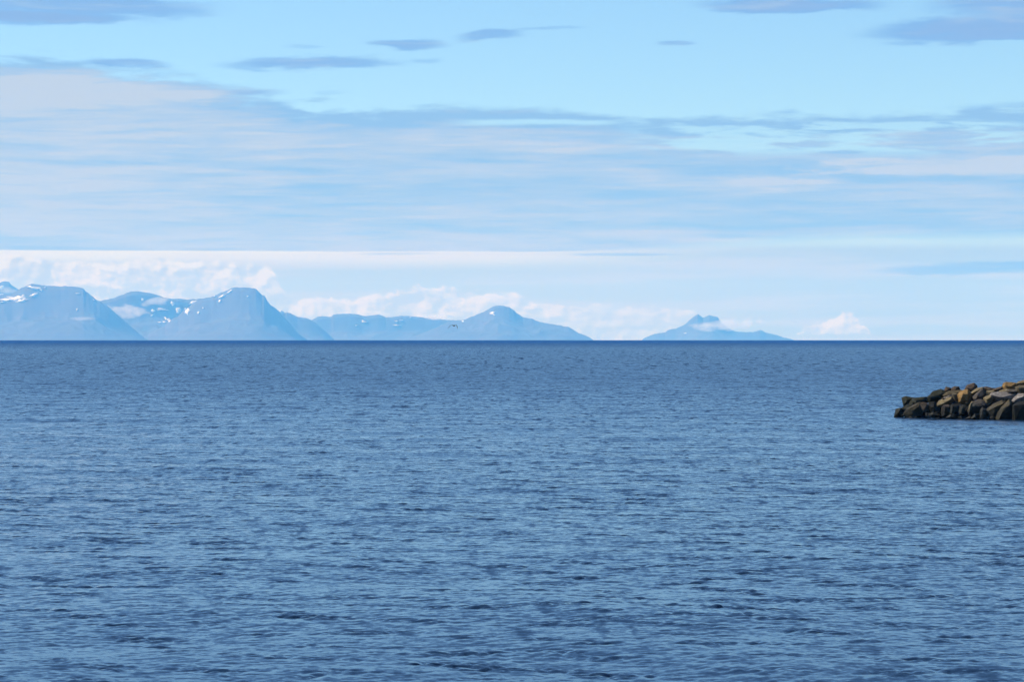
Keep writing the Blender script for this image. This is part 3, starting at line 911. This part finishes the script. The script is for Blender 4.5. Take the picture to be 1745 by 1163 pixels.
# boulders carrying on along the far side and beyond the right edge of the view
rr = random.Random(31)
kinds = ['tan', 'brown', 'grey', 'olive', 'ochre', 'dark', 'pink']
def rnd_boulder(p, s, kind, seed):
    pts = []
    for k_ in range(15):
        v = Vector((rr.gauss(0, 1), rr.gauss(0, 1), rr.gauss(0, 1))).normalized()
        pts.append(p + Vector((v.x * s * rr.uniform(.85, 1.25), v.y * s, v.z * s * rr.uniform(.6, .85))))
    hull_rock('boulder', pts, RM[kind], seed, parent=bw)


# crest line of the breakwater on the ground plan, from its tip outwards to the right
def crest(t):
    """t in metres from the tip: returns centre x, y, half width, height of the mound"""
    tip = at(1532, 705, 279.5)
    x = tip.x + 1.0 + t * 0.93
    y = tip.y + 3.0 - t * 0.18
    hgt = min(3.3, 0.9 + t * 0.235)
    return x, y, 2.2 + min(t, 9) * 0.28, hgt


n = 0
for t in np.arange(2.0, 44, 1.25):
    x, y, hw, hg = crest(t)
    infr = t < 12.8
    for side in np.linspace(-1, 1, 7):
        if infr and side < 0.25:
            continue                    # the traced boulders stand there
        zz0 = hg * (1 - abs(side) ** 1.3) - 0.15
        if infr: zz0 -= 0.75
        s = rr.uniform(.62, .95)
        k_ = rr.choice(kinds) if zz0 > .5 else 'dark'
        rnd_boulder(Vector((x + rr.uniform(-.3, .3), y + side * hw * 1.35 + rr.uniform(-.2, .2), zz0 - .1)), s, k_, 100 + n)
        n += 1

# small broken stone wedged in the gaps
for k_ in range(75):
    cx_ = rr.uniform(200, 1800)
    cy_ = rr.uniform(470, 600) if k_ % 3 else rr.uniform(330, 470)
    if cy_ < 350 + max(0, 700 - cx_) * .3: continue
    D_r = front_depth(cx_) + max(0, (600 - cy_) / 124.6) * 1.5 + rr.uniform(-.35, .15) + .3
    p_ = at(1500 + cx_ / SX, 630 + cy_ / SY, D_r)
    s_ = rr.uniform(.16, .38)
    pts_ = [p_ + Vector((rr.uniform(-1, 1), rr.uniform(-1, 1), rr.uniform(-.7, .7))) * s_ for q_ in range(10)]
    hull_rock('stone', pts_, RM[rr.choice(['brown', 'grey', 'dark', 'olive', 'dark'])], 400 + k_, rough=.02, parent=bw)

# rubble core sheet, coloured dark to stand in for shade between the boulders
bm = bmesh.new()
prev = None
ts_ = np.arange(0.8, 44, 0.8)
rows_ = []
for t in ts_:
    x, y, hw, hg = crest(t)
    row = []
    for s_ in np.linspace(-1, 1, 13):
        z = -0.9 + (hg * 0.74 + 0.6) * (1 - abs(s_) ** 3.2) * min(1, t / 2.5) + mnoise.noise(Vector((x, y + s_ * 5, 0)) * 1.3) * .35 * (1 - abs(s_))
        row.append(bm.verts.new(Vector((x, y + s_ * hw * 1.1, z)) - bw.location))
    rows_.append(row)
for a, c_ in zip(rows_[:-1], rows_[1:]):
    for i in range(12):
        bm.faces.new((a[i], c_[i], c_[i + 1], a[i + 1]))
me = bpy.data.meshes.new('rubble_core')
bm.to_mesh(me)
bm.free()
me.materials.append(RM['dark'])
core = bpy.data.objects.new('rubble_core', me)
C.objects.link(core)
core.parent = bw
core['kind'] = 'stuff'


# ------------------------------------------------------------------ the gull
m_b, h = mat('gull_plumage_dark')
t = h.n('ShaderNodeTexCoord')
b = principled(h)
h.put(b.inputs['Base Color'], h.mix(h.noise(t.outputs['Object'], 14.0, 4.0), (0.02, 0.018, 0.018), (0.05, 0.045, 0.04)))
b.inputs['Roughness'].default_value = 0.8
m_b2, h = mat('gull_bill')
b = principled(h)
b.inputs['Base Color'].default_value = (0.10, 0.07, 0.03, 1)
b.inputs['Roughness'].default_value = 0.5

BD = 332.0
gull = bpy.data.objects.new('gull', None)
C.objects.link(gull)
gull.location = at(773.6, 555.4, BD)
gull['label'] = 'small dark gull with bent drooping wings gliding over the sea before the mountains'
gull['category'] = 'bird'
gull.scale = (1.1, 1.1, 1.1)
U = BD / F          # metres in one photograph pixel there (0.0685)


def loft(sections, name, material, parent, nseg=12):
    """sections: (centre, radius across, radius up)"""
    bm = bmesh.new()
    rings = []
    for i, (c_, ra, rb) in enumerate(sections):
        c0 = sections[max(i - 1, 0)][0]
        c1 = sections[min(i + 1, len(sections) - 1)][0]
        T = (c1 - c0).normalized()
        S = T.cross(Vector((0, 0, 1))).normalized()
        Uv = S.cross(T).normalized()
        rings.append([bm.verts.new(c_ + S * ra * math.cos(2 * math.pi * k_ / nseg) + Uv * rb * math.sin(2 * math.pi * k_ / nseg)) for k_ in range(nseg)])
    for a, c_ in zip(rings[:-1], rings[1:]):
        for k_ in range(nseg):
            bm.faces.new((a[k_], a[(k_ + 1) % nseg], c_[(k_ + 1) % nseg], c_[k_]))
    bm.faces.new(rings[0][::-1])
    bm.faces.new(rings[-1])
    bmesh.ops.recalc_face_normals(bm, faces=bm.faces)
    me = bpy.data.meshes.new(name)
    bm.to_mesh(me)
    bm.free()
    for p in me.polygons: p.use_smooth = True
    me.materials.append(material)
    o = bpy.data.objects.new(name, me)
    C.objects.link(o)
    o.parent = parent
    return o


# it flies away and to the right: body axis
ax = Vector((0.42, 0.90, 0.02)).normalized()
ac = ax.cross(Vector((0, 0, 1))).normalized()     # its right
body = loft([(ax * -.24, .015, .010), (ax * -.19, .045, .028), (ax * -.10, .070, .058), (ax * 0, .080, .072), (ax * .09, .070, .066),
             (ax * .15 + Vector((0, 0, .008)), .046, .050), (ax * .185 + Vector((0, 0, .014)), .040, .044), (ax * .22 + Vector((0, 0, .016)), .036, .038), (ax * .245 + Vector((0, 0, .012)), .016, .016)],
            'body', m_b, gull)
loft([(ax * .243 + Vector((0, 0, .010)), .010, .011), (ax * .27 + Vector((0, 0, .006)), .008, .009), (ax * .295 + Vector((0, 0, -.004)), .003, .004)], 'bill', m_b2, gull, 8)
# tail fan
tv = [ax * -.20 + ac * s for s in (-.03, .03)] + [ax * -.36 + ac * s for s in (-.075, -.03, .03, .075)]
tv2 = [v + Vector((0, 0, -.008)) for v in tv]
tf = [(0, 1, 5, 4, 3, 2)]
tf += [(11, 8, 9, 10, 11)[:4] and (6 + 2, 6 + 3, 6 + 4, 6 + 5, 6 + 1, 6 + 0)]
ring_ = [0, 1, 5, 4, 3, 2]
tf += [(ring_[(i + 1) % 6], ring_[i], ring_[i] + 6, ring_[(i + 1) % 6] + 6) for i in range(6)]
mesh_obj('tail', tv, [], m_b, gull) if False else mesh_obj('tail', tv + tv2, tf, m_b, gull)


def wing(joints, chords, name='wing'):
    """joints along the leading edge, chord behind it, thin cambered section"""
    bm = bmesh.new()
    rows_ = []
    for (j, ch) in zip(joints, chords):
        c_ = Vector(j)
        prof = [(0.0, 0.0), (0.15, .06), (0.4, .07), (0.75, .035), (1.0, 0.0), (0.75, .015), (0.4, .02), (0.15, -.02)]
        rows_.append([bm.verts.new(c_ - ax * (u * ch) + Vector((0, 0, v * ch - .10 * u * ch))) for u, v in prof])
    for a, c_ in zip(rows_[:-1], rows_[1:]):
        for k_ in range(8):
            bm.faces.new((a[k_], a[(k_ + 1) % 8], c_[(k_ + 1) % 8], c_[k_]))
    bm.faces.new(rows_[0][::-1])
    bm.faces.new(rows_[-1])
    bmesh.ops.recalc_face_normals(bm, faces=bm.faces)
    me = bpy.data.meshes.new(name)
    bm.to_mesh(me)
    bm.free()
    for p in me.polygons: p.use_smooth = True
    me.materials.append(m_b)
    o = bpy.data.objects.new(name, me)
    C.objects.link(o)
    o.parent = gull
    return o


# view offsets in photograph pixels from the body centre -> metres, y = along the line of sight
wl = [(-.6, .35, .05), (-2.2, 1.0, .09), (-3.6, .9, .10), (-5.0, 0.0, .05), (-6.6, -1.6, -.02), (-8.4, -3.4, -.12), (-9.8, -4.6, -.2)]
wr = [(.6, .35, .05), (2.0, .9, .02), (3.4, 1.0, -.02), (4.6, .3, -.06), (5.4, -1.2, -.12), (5.6, -3.4, -.18), (5.5, -5.4, -.24)]
ch = [.17, .17, .165, .15, .13, .09, .03]
wing([(x * U, y, z * U + .02) for x, z, y in wl], ch)
wing([(x * U, y, z * U + .02) for x, z, y in wr], ch)

bpy.context.view_layer.update()
